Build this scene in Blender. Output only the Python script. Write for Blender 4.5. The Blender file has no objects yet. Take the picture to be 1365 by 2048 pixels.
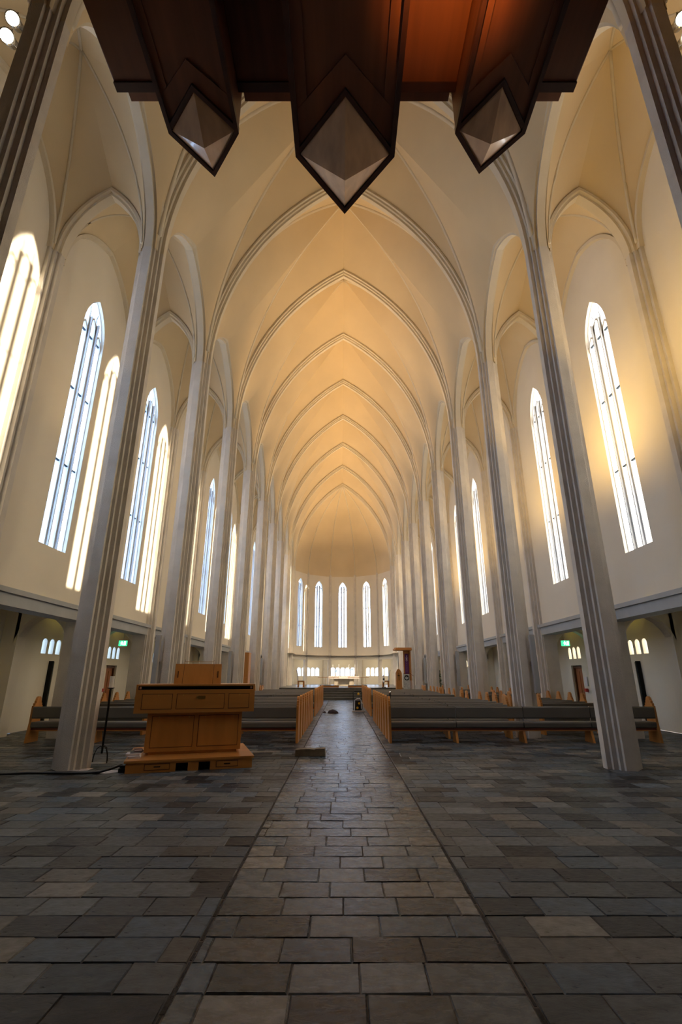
import bpy, math, random
from mathutils import Vector
random.seed(7)
S = 1.6                      # metres per eye height: everything below is laid out in eye heights
PI = math.pi
scn = bpy.context.scene
COL = scn.collection

# ------------------------------------------------------------------ camera
cam_d = bpy.data.cameras.new('camera'); cam = bpy.data.objects.new('camera', cam_d); COL.objects.link(cam)
cam_d.sensor_fit = 'HORIZONTAL'; cam_d.sensor_width = 36; cam_d.lens = 36 * 975 / 1365
cam_d.shift_x = -1.5 / 1365; cam_d.clip_start = .05; cam_d.clip_end = 400
cam.location = (-.03 * S, 0, 1.0 * S)
cam.rotation_euler = (math.radians(90 + 18.6), 0, 0)
scn.camera = cam
# ------------------------------------------------------------------ sky, sun, exposure
W = bpy.data.worlds.new('sky'); scn.world = W; W.use_nodes = True
nt = W.node_tree; nt.nodes.clear()
wo = nt.nodes.new('ShaderNodeOutputWorld'); bg = nt.nodes.new('ShaderNodeBackground')
tc = nt.nodes.new('ShaderNodeTexCoord')
mr = nt.nodes.new('ShaderNodeMapRange'); cr = nt.nodes.new('ShaderNodeValToRGB')
dt = nt.nodes.new('ShaderNodeVectorMath'); dt.operation = 'DOT_PRODUCT'; dt.inputs[1].default_value = (.97, .0, 0)
nt.links.new(tc.outputs['Generated'], dt.inputs[0]); nt.links.new(dt.outputs['Value'], mr.inputs['Value'])
mr.inputs['From Min'].default_value = -1; mr.inputs['From Max'].default_value = 1
nt.links.new(mr.outputs[0], cr.inputs[0])
e = cr.color_ramp.elements
e[0].position = 0; e[0].color = (.28, .45, .70, 1)         # blue side, away from the sun
e[1].position = 1; e[1].color = (1.0, .82, .50, 1)        # warm glow round the low sun
m_ = cr.color_ramp.elements.new(.5); m_.color = (.46, .62, .90, 1)
nt.links.new(cr.outputs[0], bg.inputs['Color']); nt.links.new(bg.outputs[0], wo.inputs[0])
bg.inputs['Strength'].default_value = 7.2
sun_d = bpy.data.lights.new('sun', 'SUN'); sun = bpy.data.objects.new('sun', sun_d); COL.objects.link(sun)
sun_d.energy = 9; sun_d.angle = math.radians(.5); sun_d.color = (1, .84, .60)
sun.rotation_euler = Vector((-1, .10, -.055)).to_track_quat('-Z', 'Y').to_euler()
def area(loc, to, size, sizey, power, color, spread=180):
    l = bpy.data.lights.new('lamp', 'AREA'); l.shape = 'RECTANGLE'; l.size = size * S; l.size_y = sizey * S
    l.energy = power; l.color = color; l.spread = math.radians(spread)
    o = bpy.data.objects.new('lamp', l); COL.objects.link(o); o.location = Vector(loc) * S
    o.rotation_euler = (Vector(to) - Vector(loc)).to_track_quat('-Z', 'Y').to_euler(); return o
scn.view_settings.view_transform = 'Standard'; scn.view_settings.look = 'None'
scn.view_settings.gamma = 1; scn.view_settings.use_curve_mapping = False
scn.view_settings.exposure = 0.42

# ------------------------------------------------------------------ materials
def mat(name, col, rough=.6, metal=0, nscale=0, namt=.0, bump=0, bscale=60, stretch=(1, 1, 1), emit=None, estr=0, spec=.5, attr=None, coat=0):
    m = bpy.data.materials.new(name); m.use_nodes = True; n = m.node_tree; b = n.nodes['Principled BSDF']
    b.inputs['Base Color'].default_value = (*col, 1); b.inputs['Roughness'].default_value = rough
    b.inputs['Metallic'].default_value = metal; b.inputs['Specular IOR Level'].default_value = spec
    b.inputs['Coat Weight'].default_value = coat
    if emit: b.inputs['Emission Color'].default_value = (*emit, 1); b.inputs['Emission Strength'].default_value = estr
    if nscale or bump or attr:
        t = n.nodes.new('ShaderNodeTexCoord'); mp = n.nodes.new('ShaderNodeMapping'); mp.inputs['Scale'].default_value = stretch
        n.links.new(t.outputs['Object'], mp.inputs[0])
    if nscale or attr:
        no = n.nodes.new('ShaderNodeTexNoise'); no.inputs['Scale'].default_value = nscale or 3; no.inputs['Detail'].default_value = 6
        n.links.new(mp.outputs[0], no.inputs['Vector'])
        r = n.nodes.new('ShaderNodeMapRange'); r.inputs['From Min'].default_value = .3; r.inputs['From Max'].default_value = .7
        r.inputs['To Min'].default_value = 1 - namt; r.inputs['To Max'].default_value = 1 + namt
        n.links.new(no.outputs[0], r.inputs[0])
        mx = n.nodes.new('ShaderNodeVectorMath'); mx.operation = 'SCALE'
        if attr:
            a = n.nodes.new('ShaderNodeAttribute'); a.attribute_name = attr; n.links.new(a.outputs['Color'], mx.inputs[0])
        else: mx.inputs[0].default_value = col
        n.links.new(r.outputs[0], mx.inputs['Scale']); n.links.new(mx.outputs[0], b.inputs['Base Color'])
    if bump:
        n2 = n.nodes.new('ShaderNodeTexNoise'); n2.inputs['Scale'].default_value = bscale; n2.inputs['Detail'].default_value = 5
        n.links.new(mp.outputs[0], n2.inputs['Vector'])
        bp = n.nodes.new('ShaderNodeBump'); bp.inputs['Strength'].default_value = bump; bp.inputs['Distance'].default_value = .01
        n.links.new(n2.outputs[0], bp.inputs['Height']); n.links.new(bp.outputs[0], b.inputs['Normal'])
    return m
M = {}
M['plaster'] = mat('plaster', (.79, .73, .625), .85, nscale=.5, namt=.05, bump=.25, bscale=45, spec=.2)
M['vault'] = mat('warm_lit_plaster', (.70, .575, .385), .9, nscale=.4, namt=.06, bump=.15, bscale=30, spec=.2)  # warm light on the ceiling is put into this colour
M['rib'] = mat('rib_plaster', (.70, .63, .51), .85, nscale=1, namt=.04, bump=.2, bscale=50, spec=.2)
M['concrete'] = mat('grained_concrete', (.70, .655, .60), .85, nscale=2.2, namt=.09, bump=.8, bscale=85, spec=.25)
M['ledge'] = mat('grey_ledge', (.42, .44, .46), .75, nscale=2, namt=.06)
M['grout'] = mat('grout', (.13, .105, .095), .9, nscale=12, namt=.4)
M['oak'] = mat('oak', (.52, .225, .055), .38, nscale=5, namt=.13, bump=.05, bscale=9, stretch=(1, 1, .12))
M['oak_h'] = mat('oak_horizontal', (.50, .21, .05), .38, nscale=5, namt=.13, stretch=(.12, 1, 1))
M['oak_dark'] = mat('dark_oak', (.10, .035, .012), .5, nscale=5, namt=.1)
M['redwood'] = mat('red_brown_rail', (.16, .035, .02), .45, nscale=5, namt=.1)
M['case'] = mat('dark_mahogany', (.15, .048, .018), .42, nscale=7, namt=.22, stretch=(1, .06, 1))
M['case_edge'] = mat('mahogany_edge', (.045, .014, .007), .4, nscale=6, namt=.2)
M['case_pale'] = mat('pale_veneer', (.62, .38, .22), .27, coat=.5, nscale=6, namt=.18, stretch=(1, .15, 1))
M['cushion'] = mat('grey_leather', (.125, .118, .105), .42, nscale=3, namt=.05, bump=.15, bscale=25)
M['black'] = mat('black_plastic', (.008, .008, .009), .4)
M['void'] = mat('black_recess', (.004, .004, .004), .9)
M['iron'] = mat('black_iron', (.012, .012, .012), .45, metal=.6)
M['chrome'] = mat('chrome', (.75, .75, .75), .15, metal=1)
M['brass'] = mat('brass', (.55, .38, .12), .3, metal=1)
M['lead'] = mat('dark_bar', (.03, .05, .07), .5, metal=.3)
M['tracery'] = mat('window_stone', (.72, .74, .76), .7, nscale=3, namt=.04)
M['wax'] = mat('white_wax', (.85, .82, .78), .4)
M['linen'] = mat('altar_linen', (.85, .76, .70), .8, nscale=8, namt=.05)
M['marble'] = mat('pale_stone', (.55, .48, .38), .5, nscale=3, namt=.15)
M['purple'] = mat('purple_cloth', (.13, .03, .16), .8, nscale=20, namt=.1)
M['silver'] = mat('silver_thread', (.7, .7, .72), .5)
M['greycloth'] = mat('grey_silver_cloth', (.55, .56, .52), .6, nscale=10, namt=.2)
M['darkcloth'] = mat('dark_cloth', (.04, .025, .028), .9, nscale=12, namt=.3)
M['yellow'] = mat('yellow_plastic', (.85, .50, .02), .4)
M['paper'] = mat('paper', (.75, .70, .72), .8)
M['pink'] = mat('lamp_end_cap', (.75, .42, .34), .4)
M['leaf'] = mat('green_leaves', (.03, .10, .02), .6, nscale=8, namt=.3)
M['door'] = mat('brown_door_wood', (.33, .11, .03), .45, nscale=5, namt=.2, stretch=(1, 1, .1))
M['speaker'] = mat('grey_speaker', (.45, .42, .40), .6, nscale=3, namt=.04)
M['stone'] = mat('worn_stone_block', (.20, .16, .11), .9, nscale=6, namt=.3, bump=.6, bscale=20)
M['red'] = mat('red_box', (.5, .03, .02), .4)
M['green'] = mat('green_exit_sign', (.02, .35, .12), .4, emit=(.05, .8, .3), estr=1.2)
M['signwhite'] = mat('exit_sign_white', (.9, .95, .9), .4, emit=(.8, 1, .85), estr=2.5)
M['bulb'] = mat('lit_bulb', (1, .9, .7), .4, emit=(1, .85, .6), estr=30)
M['step'] = mat('slate_step', (.12, .115, .095), .5, nscale=3, namt=.2)
M['chancel'] = mat('chancel_slate', (.10, .11, .12), .3, nscale=3, namt=.2)
# slate tiles: one colour per tile in an attribute, cleft relief in the bump
m = mat('slate', (.12, .12, .12), .36, nscale=9, namt=.35, bump=0, attr='tint', spec=.15)
n = m.node_tree; b = n.nodes['Principled BSDF']; t = n.nodes.new('ShaderNodeTexCoord')
mp = n.nodes.new('ShaderNodeMapping'); mp.inputs['Scale'].default_value = (1, 2.6, 1); mp.inputs['Rotation'].default_value = (0, 0, .4)
n.links.new(t.outputs['Object'], mp.inputs[0])
n1 = n.nodes.new('ShaderNodeTexNoise'); n1.inputs['Scale'].default_value = 7; n1.inputs['Detail'].default_value = 9; n1.inputs['Roughness'].default_value = .68; n1.inputs['Distortion'].default_value = .6
n.links.new(mp.outputs[0], n1.inputs['Vector'])
bp = n.nodes.new('ShaderNodeBump'); bp.inputs['Strength'].default_value = .55; bp.inputs['Distance'].default_value = .012
n.links.new(n1.outputs[0], bp.inputs['Height']); n.links.new(bp.outputs[0], b.inputs['Normal'])
rr = n.nodes.new('ShaderNodeMapRange'); rr.inputs['From Min'].default_value = .35; rr.inputs['From Max'].default_value = .65
rr.inputs['To Min'].default_value = .26; rr.inputs['To Max'].default_value = .46
n.links.new(n1.outputs[0], rr.inputs[0]); n.links.new(rr.outputs[0], b.inputs['Roughness'])
M['slate'] = m
# glass: clear sheet, mostly transmitting, a little gloss
m = bpy.data.materials.new('window_glass'); m.use_nodes = True; n = m.node_tree; n.nodes.clear()
o_ = n.nodes.new('ShaderNodeOutputMaterial'); mx = n.nodes.new('ShaderNodeMixShader'); tr = n.nodes.new('ShaderNodeBsdfTransparent')
gl = n.nodes.new('ShaderNodeBsdfGlossy'); gl.inputs['Roughness'].default_value = .05; mx.inputs[0].default_value = .05
tr.inputs[0].default_value = (.97, .98, 1, 1)
n.links.new(tr.outputs[0], mx.inputs[1]); n.links.new(gl.outputs[0], mx.inputs[2]); n.links.new(mx.outputs[0], o_.inputs[0]); M['glass'] = m

# ------------------------------------------------------------------ helpers
class MB:
    def __init__(s, F=None): s.v = []; s.f = []; s.F = F; s.tints = None
    def V(s, x, y, z):
        if s.F: x, y, z = s.F(x, y, z)
        s.v.append((x * S, y * S, z * S)); return len(s.v) - 1
    def face(s, *pts): s.f.append([s.V(*p) for p in pts])
    def box(s, x0, x1, y0, y1, z0, z1, dx=0, dy=0):       # dx,dy: taper of the top
        a = [s.V(*p) for p in ((x0, y0, z0), (x1, y0, z0), (x1, y1, z0), (x0, y1, z0), (x0 + dx, y0 + dy, z1), (x1 - dx, y0 + dy, z1), (x1 - dx, y1 - dy, z1), (x0 + dx, y1 - dy, z1))]
        for q in ((0, 3, 2, 1), (4, 5, 6, 7), (0, 1, 5, 4), (1, 2, 6, 5), (2, 3, 7, 6), (3, 0, 4, 7)): s.f.append([a[i] for i in q])
        return s
    def prism(s, poly, z0, z1, axis='z', cap=True):
        P = {'z': lambda p, h: (p[0], p[1], h), 'x': lambda p, h: (h, p[0], p[1]), 'y': lambda p, h: (p[0], h, p[1])}[axis]
        n = len(poly); a = [s.V(*P(p, z0)) for p in poly]; b = [s.V(*P(p, z1)) for p in poly]
        for i in range(n): j = (i + 1) % n; s.f.append([a[i], a[j], b[j], b[i]])
        if cap: s.f.append(a[::-1]); s.f.append(b)
        return s
    def tube(s, pts, r, n=6, cap=True):
        pts = [Vector(p) for p in pts]; rings = []
        for i, p in enumerate(pts):
            d = (pts[min(i + 1, len(pts) - 1)] - pts[max(i - 1, 0)]).normalized()
            u = d.cross(Vector((0, 0, 1)) if abs(d.z) < .9 else Vector((1, 0, 0))).normalized(); w = d.cross(u)
            rr = r[i] if isinstance(r, (list, tuple)) else r
            rings.append([s.V(*(p + (u * math.cos(2 * PI * k / n) + w * math.sin(2 * PI * k / n)) * rr)) for k in range(n)])
        for i in range(len(rings) - 1):
            for k in range(n): s.f.append([rings[i][k], rings[i][(k + 1) % n], rings[i + 1][(k + 1) % n], rings[i + 1][k]])
        if cap: s.f.append(rings[0][::-1]); s.f.append(rings[-1])
        return s
    def grid(s, rows):
        idx = [[s.V(*p) for p in r] for r in rows]
        for i in range(len(idx) - 1):
            for j in range(len(idx[i]) - 1): s.f.append([idx[i][j], idx[i + 1][j], idx[i + 1][j + 1], idx[i][j + 1]])
        return s
    def ruled(s, A, B, m=5):
        n = len(A); s.grid([[tuple(A[i][c] + (B[i][c] - A[i][c]) * j / m for c in range(3)) for j in range(m + 1)] for i in range(n)])
    def build(s, name, material, parent=None, smooth=False, bevel=0, loc=(0, 0, 0), rot=None, kind=None):
        me = bpy.data.meshes.new(name); me.from_pydata(s.v, [], s.f)
        me.materials.append(M[material])
        if s.tints is not None:
            at = me.color_attributes.new('tint', 'FLOAT_COLOR', 'CORNER'); buf = []
            for f, c in zip(s.f, s.tints): buf += [*c, 1] * len(f)
            at.data.foreach_set('color', buf)
        if smooth: me.polygons.foreach_set('use_smooth', [True] * len(me.polygons))
        me.update()
        o = bpy.data.objects.new(name, me); COL.objects.link(o); o.parent = parent
        o.location = tuple(c * S for c in loc)
        if rot: o.rotation_euler = rot
        if bevel:
            b = o.modifiers.new('bevel', 'BEVEL'); b.width = bevel * S; b.segments = 2; b.limit_method = 'ANGLE'
        if kind: o['kind'] = kind
        return o
def tag(o, label, cat, group=None):
    o['label'] = label; o['category'] = cat
    if group: o['group'] = group
    return o
def thing(name, label, cat, loc=(0, 0, 0), rz=0, group=None):
    o = bpy.data.objects.new(name, None); COL.objects.link(o); o.empty_display_size = .2
    o.location = tuple(c * S for c in loc); o.rotation_euler = (0, 0, rz)
    if label: tag(o, label, cat, group)
    return o
def struct(name, loc=(0, 0, 0)):
    o = bpy.data.objects.new(name, None); COL.objects.link(o); o.location = tuple(c * S for c in loc); o['kind'] = 'structure'; return o
def dup(root, loc, rz=None):
    r = root.copy(); COL.objects.link(r); r.location = tuple(c * S for c in loc)
    if rz is not None: r.rotation_euler = (0, 0, rz)
    for ch in [c for c in KIDS[root.name]]:
        c = ch.copy(); COL.objects.link(c); c.parent = r
        for g in KIDS.get(ch.name, []):
            d = g.copy(); COL.objects.link(d); d.parent = c
    return r
KIDS = {}
def index_kids(root):
    KIDS[root.name] = list(root.children)
    for c in root.children: KIDS[c.name] = list(c.children)
ORD = ['first', 'second', 'third', 'fourth', 'fifth', 'sixth', 'seventh', 'eighth', 'ninth', 'tenth', 'eleventh', 'twelfth']

def arc(hw, rise, n=20, r=0.):
    """left half of a pointed arch, (-hw,0) to (0,rise), offset outward by r and mitred at x=0"""
    R = (rise * rise + hw * hw) / (2 * hw); c = R - hw; R2 = R + r
    a1 = math.acos(max(-1, min(1, -c / R2)))
    return [(c + R2 * math.cos(PI + (a1 - PI) * i / n), R2 * math.sin(PI + (a1 - PI) * i / n)) for i in range(n + 1)]
def band(mb, mp, hw, rise, zs, prof, n=20):
    """sweep profile [(lateral, radial)...] round a pointed arch; mp(u, lateral, z) -> world"""
    for sg in (-1, 1):
        mb.grid([[mp(-sg * p[0], q[0], zs + p[1]) for p in arc(hw, rise, n, q[1])] for q in prof])

YK = lambda k: 6.22 + 2.97 * k
K0, K1 = -3, 8
ZS = 7.5                                  # springing
PX = 3.16                                 # pillar line
WX = 4.77                                 # window wall
OX = 6.2                                  # outer wall of the low side aisle

# ================================================================== STRUCTURE
# ---- window frames: F(s, d, z): s along the wall, d outward, z up
def side_frame(sx, yc): return lambda s, d, z: (sx * (WX + d), yc + s, z)
def outer_frame(sx, yc): return lambda s, d, z: (sx * (OX + d), yc + s, z)
def apse_frame(phi, dist): return lambda s, d, z: (math.sin(phi) * (dist + d) + math.cos(phi) * s, YC + math.cos(phi) * (dist + d) - math.sin(phi) * s, z)
YC = 30.2; RA = 3.29; RB = 4.72
A15 = math.radians(15)

def outline(hw, zb, zs, zt, n=8):
    L = arc(hw, zt - zs, n); p = [(-hw, zb)] + [(x, zs + z) for x, z in L]
    return p + [(-x, z) for x, z in p[-2::-1]]
def holed(mb, s0, s1, z0, z1, hw, zb, zs, zt, dep=.2, sc=0., splay=0.):
    """wall panel with an arched opening centred on sc and its reveal"""
    o = [(sc + x, z) for x, z in outline(hw, zb, zs, zt)]
    P = lambda s, z, d=0: (s, d, z)
    mb.face(P(s0, z0), P(s1, z0), P(s1, zb), P(sc + hw, zb), P(sc - hw, zb), P(s0, zb))
    mb.face(P(s0, zb), P(sc - hw, zb), P(sc - hw, zs), P(s0, zs)); mb.face(P(sc + hw, zb), P(s1, zb), P(s1, zs), P(sc + hw, zs))
    mb.face(P(s0, zs), P(sc - hw, zs), P(sc - hw, z1), P(s0, z1)); mb.face(P(sc + hw, zs), P(s1, zs), P(s1, z1), P(sc + hw, z1))
    for i in range(1, len(o) - 2): mb.face(P(*o[i]), P(*o[i + 1]), P(o[i + 1][0], z1), P(o[i][0], z1))
    k = 1 - splay / hw
    for i in range(len(o)):
        a, b2 = o[i], o[(i + 1) % len(o)]
        mb.face(P(*a), P(*b2), (sc + (b2[0] - sc) * k, dep, b2[1]), (sc + (a[0] - sc) * k, dep, a[1]))

nwin = [0]
def big_window(F, hw, zb, zt, d=.10, rows=4):
    nwin[0] += 1; nm = 'window_%d' % nwin[0]; zs = zt - hw * 2.0
    w = struct(nm)
    fr = MB(F); o = outline(hw, zb, zs, zt)
    inn = [(x * .965, zb + .02 + (z - zb) * .993) for x, z in o]
    for i in range(len(o) - 1):
        a, b2, c, e2 = o[i], o[i + 1], inn[i + 1], inn[i]
        for dd in (d, d + .05): fr.face((a[0], dd, a[1]), (b2[0], dd, b2[1]), (c[0], dd, c[1]), (e2[0], dd, e2[1]))
        fr.face((e2[0], d, e2[1]), (c[0], d, c[1]), (c[0], d + .05, c[1]), (e2[0], d + .05, e2[1]))
    fr.build('window_frame', 'tracery', w)
    lw = hw * 2 / 3; tz = zt - hw * 1.15
    for sg in (-1, 1):      # moulded mullions: a deep stem with a thin nose
        x = sg * lw / 2; mu = MB(F)
        mu.box(x - .042, x + .042, d - .01, d + .10, zb, tz); mu.box(x - .010, x + .010, d - .055, d - .02, zb, tz)
        mu.build('mullion', 'tracery', w)
    for cx, top in ((-lw, zs + hw * .25), (0, tz), (lw, zs + hw * .25)):   # little pointed heads
        tr_ = MB(F); h = lw / 2
        band(tr_, lambda u, l, z: (u + cx, l, z), h * .86, h * 2.0, top - h * 2.0 + .03, [(d - .01, .035), (d - .01, 0), (d + .06, 0), (d + .06, .035)], 6)
        tr_.build('tracery_arch', 'tracery', w)
    up = MB(F)
    for sg in (-1, 1):
        a0, a1 = sg * lw * .5, 0
        pts = [(a0, d + .02, tz - .02), (a0 * .9, d + .02, tz + hw * .35), (a0 * .35 + sg * lw * .35, d + .02, tz + hw * .62)]
        up.tube(pts, .016, 5)
    up.build('tracery_arch', 'tracery', w)
    H = (tz - zb); 
    for r in range(1, rows):
        z = zb + (zt - zb) * (.30, .585, .84)[r - 1] if rows == 4 else zb + H * r / rows
        bar = MB(F)
        for cx in (-lw, 0, lw): bar.box(cx - lw * .36, cx + lw * .36, d + .01, d + .04, z - .012, z + .012)
        bar.build('saddle_bar', 'lead', w)
    zr = [zb] + [zb + (zt - zb) * q for q in (.30, .585, .84)]
    for cx in (-lw, 0, lw):
        for i in range(4):
            z0 = zr[i]; z1 = zr[i + 1] if i < 3 else (zt if cx == 0 else zs + hw * .9)
            g = MB(F)
            if i < 3: g.face((cx - lw / 2, d + .045, z0), (cx + lw / 2, d + .045, z0), (cx + lw / 2, d + .045, z1), (cx - lw / 2, d + .045, z1))
            else:
                if cx == 0: pts = [(-lw / 2, z0), (lw / 2, z0), (lw / 2, zt - hw * .42), (0, zt), (-lw / 2, zt - hw * .42)]
                else:
                    sg = 1 if cx > 0 else -1; xa, xb = sg * lw / 2, sg * hw
                    pts = [(xa, z0), (xb, z0), (xb, zs), (sg * hw * .8, zs + hw * .95), (xa, zt - hw * .42)]
                g.face(*[(x, d + .045, z) for x, z in pts])
            g.build('pane', 'glass', w)
    return w
def small_windows(F, centres, hw, zb, zt):
    nwin[0] += 1; w = struct('window_%d' % nwin[0])
    for c in centres:
        g = MB(F); o = outline(hw, zb, zt - hw * .9, zt, 4); g.face(*[(c + x, .12, z) for x, z in o]); g.build('pane', 'glass', w)
        b = MB(F); b.box(c - hw, c + hw, .11, .13, zb + .0, zb + .015); b.build('sill_bar', 'tracery', w)
    return w

# ---- side walls
WIN = dict(hw=.385, zb=2.98, zt=7.91)
for sx, side in ((-1, 'left'), (1, 'right')):
    wall = struct('wall_' + side)
    up = MB(); low = MB(); ledge = []
    for k in range(K0, K1):
        yc = (YK(k) + YK(k + 1)) / 2; h = 1.485
        up.F = side_frame(sx, yc)
        holed(up, -h, h, 2.16, 15.0, WIN['hw'], WIN['zb'], WIN['zt'] - WIN['hw'] * 2, WIN['zt'], .09, splay=.0)
        if k >= -1: big_window(side_frame(sx, yc), WIN['hw'] - .0, WIN['zb'], WIN['zt'] - .01, .06)
        else: up.box(-.42, .42, .06, .09, 2.9, 7.95)
        # ledge beam, two fillets
        lb = MB(side_frame(sx, yc))
        lb.box(-h + .0, h, -.05, .28, 1.93, 2.10); lb.box(-h, h, -.10, .28, 2.10, 2.17)
        ledge.append(lb.build('ledge_beam', 'ledge', wall))
        # outer wall, low zone with door or plain, high zone with three little windows
        low.F = outer_frame(sx, yc); door = (k == 2)
        if door:
            for a, b2, z0, z1 in ((-h, -.30, 0, 1.35), (.30, h, 0, 1.35), (-.30, .30, 1.27, 1.35)): low.face((a, 0, z0), (b2, 0, z0), (b2, 0, z1), (a, 0, z1))
            for s_ in (-.30, .30): low.face((s_, 0, 0), (s_, .16, 0), (s_, .16, 1.27), (s_, 0, 1.27))
            low.face((-.30, 0, 1.27), (.30, 0, 1.27), (.30, .16, 1.27), (-.30, .16, 1.27)); low.face((-.30, .16, 0), (.30, .16, 0), (.30, .16, 1.27), (-.30, .16, 1.27))
        else: low.face((-h, 0, 0), (h, 0, 0), (h, 0, 1.35), (-h, 0, 1.35))
        cs = (-.26, 0, .26)
        low.face((-h, 0, 1.35), (-.39, 0, 1.35), (-.39, 0, 2.25), (-h, 0, 2.25)); low.face((.39, 0, 1.35), (h, 0, 1.35), (h, 0, 2.25), (.39, 0, 2.25))
        for c in cs: holed(low, c - .13, c + .13, 1.35, 2.25, .085, 1.44, 1.66, 1.74, .2, sc=c)
        if k >= -1: small_windows(outer_frame(sx, yc), cs, .085, 1.44, 1.74)
        else:
            for c in cs:
                low.face((c - .1, .12, 1.4), (c + .1, .12, 1.4), (c + .1, .12, 1.8), (c - .1, .12, 1.8))
        # low ceiling
        low.F = None
        low.face((sx * (WX - .0), YK(k), 2.25), (sx * OX, YK(k), 2.25), (sx * OX, YK(k + 1), 2.25), (sx * WX, YK(k + 1), 2.25))
        if not door and k >= 0:      # shallow wall pier with a dark heating slot
            pp = MB(outer_frame(sx, yc)); pp.box(.05, .62, -.10, 0, 0, 1.28); pp.build('wall_panel', 'plaster', wall)
            sl = MB(outer_frame(sx, yc)); sl.box(-.0, .045, -.09, -.005, .02, 1.30); sl.build('heating_slot', 'void', wall)
    up.build('upper_wall', 'plaster', wall); low.build('outer_wall', 'plaster', wall)
    for k in range(K0, K1 + 1):   # wall piers and the low arches across the side aisle
        y = YK(k); pr = MB()
        q = [(.16, .05), (.10, .06), (.11, .115), (.05, .12), (.055, .18), (0, .19)]
        poly = [(WX - a, y - b2) for a, b2 in q][::-1] + [(WX - a, y + b2) for a, b2 in q]
        pr.prism([(sx * a, b2) for a, b2 in poly], 0, 9.3)
        pr.prism([(sx * a, b2) for a, b2 in ((WX - .02, y - .2), (WX + .28, y - .2), (WX + .28, y + .2), (WX - .02, y + .2))], 0, 2.2)
        pr.build('wall_pier', 'concrete', wall)
        ar = MB(); cx = (WX + .28 + OX - .25) / 2; hw = (OX - .25 - WX - .28) / 2
        mp_ = lambda u, l, z, cx=cx, y=y: (sx * (cx + u), y + l, z)
        band(ar, mp_, hw, .55, 1.5, [(-.13, .03), (-.09, 0), (.09, 0), (.13, .03)], 10)
        for l in (-.13, .13):
            for sg in (-1, 1):
                pts = arc(hw, .55, 10, .03)
                for i in range(10): ar.face(*[mp_(sg * a, l, b2) for a, b2 in ((pts[i][0], 1.5 + pts[i][1]), (pts[i + 1][0], 1.5 + pts[i + 1][1]), (pts[i + 1][0], 2.25), (pts[i][0], 2.25))])
        for a, b2 in ((OX - .28, OX + .01),): ar.box(min(sx * a, sx * b2), max(sx * a, sx * b2), y - .13, y + .13, 0, 2.25)
        ar.build('low_arch', 'plaster', wall)
    if True:   # fluorescent glow on the low vaults: one lamp behind each ledge beam
        for k in range(-1, 7):
            yc = (YK(k) + YK(k + 1)) / 2
            area((sx * (WX + .45), yc, 1.98), (sx * (WX + .9), yc, 3), .12, 1.0, 2.6, (1, .83, .16), 120)
    # far end wall of the aisle
    ew = MB(); x0, x1 = sorted((sx * (PX + .1), sx * (OX + .3))); ew.box(x0, x1, YK(K1) + .2, YK(K1) + .35, 0, 15); ew.build('end_wall', 'plaster', wall)

# ---- ceiling: cross vaults
ceil = struct('ceiling')
def circ(a, rise, n=24):     # quarter-like arc going from (a) to 0, returns (frac remaining, dz)
    return [(-x / a, z) for x, z in arc(a, rise, n)]
def curve(P0, P1, z0, z1, n=24):
    d = math.hypot(P1[0] - P0[0], P1[1] - P0[1]); rise = z1 - z0
    rise_ = max(rise, d * 1.0)
    return [(P1[0] + (P0[0] - P1[0]) * f, P1[1] + (P0[1] - P1[1]) * f, z0 + z * rise / rise_) for f, z in circ(d, rise_, n)]
ZC, ZA = 14.25, 12.98
for k in range(K0, K1):
    y0, y1 = YK(k), YK(k + 1); ym = (y0 + y1) / 2
    cell = MB(); rib = MB()
    for sx in (-1, 1):
        for ye, s in ((y0, 1), (y1, -1)):
            A = curve((sx * (PX - .11), ye + .06 * s), (0, ye + .06 * s), ZS, ZA)
            D = curve((sx * (PX - .11), ye + .13 * s), (0, ym), ZS, ZC)
            L = curve((sx * (PX - .105), ye + .175 * s), (sx * (PX - .105), ym), ZS, 9.29)
            cell.ruled(A, D); cell.ruled(D, L, 8)
            rib.tube([(p[0], p[1], p[2] - .03) for p in D[1:]], .05, 5)
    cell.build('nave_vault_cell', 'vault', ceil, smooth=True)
    rib.build('diagonal_rib', 'rib', ceil, smooth=True)
    for sx in (-1, 1):
        cell = MB(); rib = MB(); cx = 3.985
        for ye, s in ((y0, 1), (y1, -1)):
            for xa, xd, xl in ((3.29, 3.29, 3.255), (4.70, 4.70, 4.765)):
                A = curve((sx * xa, ye + .06 * s), (sx * cx, ye + .06 * s), ZS, 8.9)
                D = curve((sx * xd, ye + .15 * s), (sx * cx, ym), ZS, 9.95)
                L = curve((sx * xl, ye + .175 * s), (sx * xl, ym), ZS, 9.29 if xl < 4 else 9.1)
                cell.ruled(A, D); cell.ruled(D, L, 6)
                rib.tube([(p[0], p[1], p[2] - .01) for p in D[1:]], .026, 5)
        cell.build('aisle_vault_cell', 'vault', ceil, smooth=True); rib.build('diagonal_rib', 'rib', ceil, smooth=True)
        ab = MB()      # arcade arch between two pillars
        band(ab, lambda u, l, z: (sx * l, ym + u, z), 1.287, 1.72, ZS, [(PX - .16, .18), (PX - .102, .045), (PX - .066, .036), (PX - .063, 0), (PX + .063, 0), (PX + .066, .036), (PX + .102, .045), (PX + .16, .18)], 14)
        ab.build('arcade_arch', 'rib', ceil)
        wb = MB()
        band(wb, lambda u, l, z: (sx * l, ym + u, z), 1.27, 1.55, ZS, [(4.70, .08), (4.70, .02), (4.78, 0)], 12); wb.build('wall_arch', 'rib', ceil)
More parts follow.
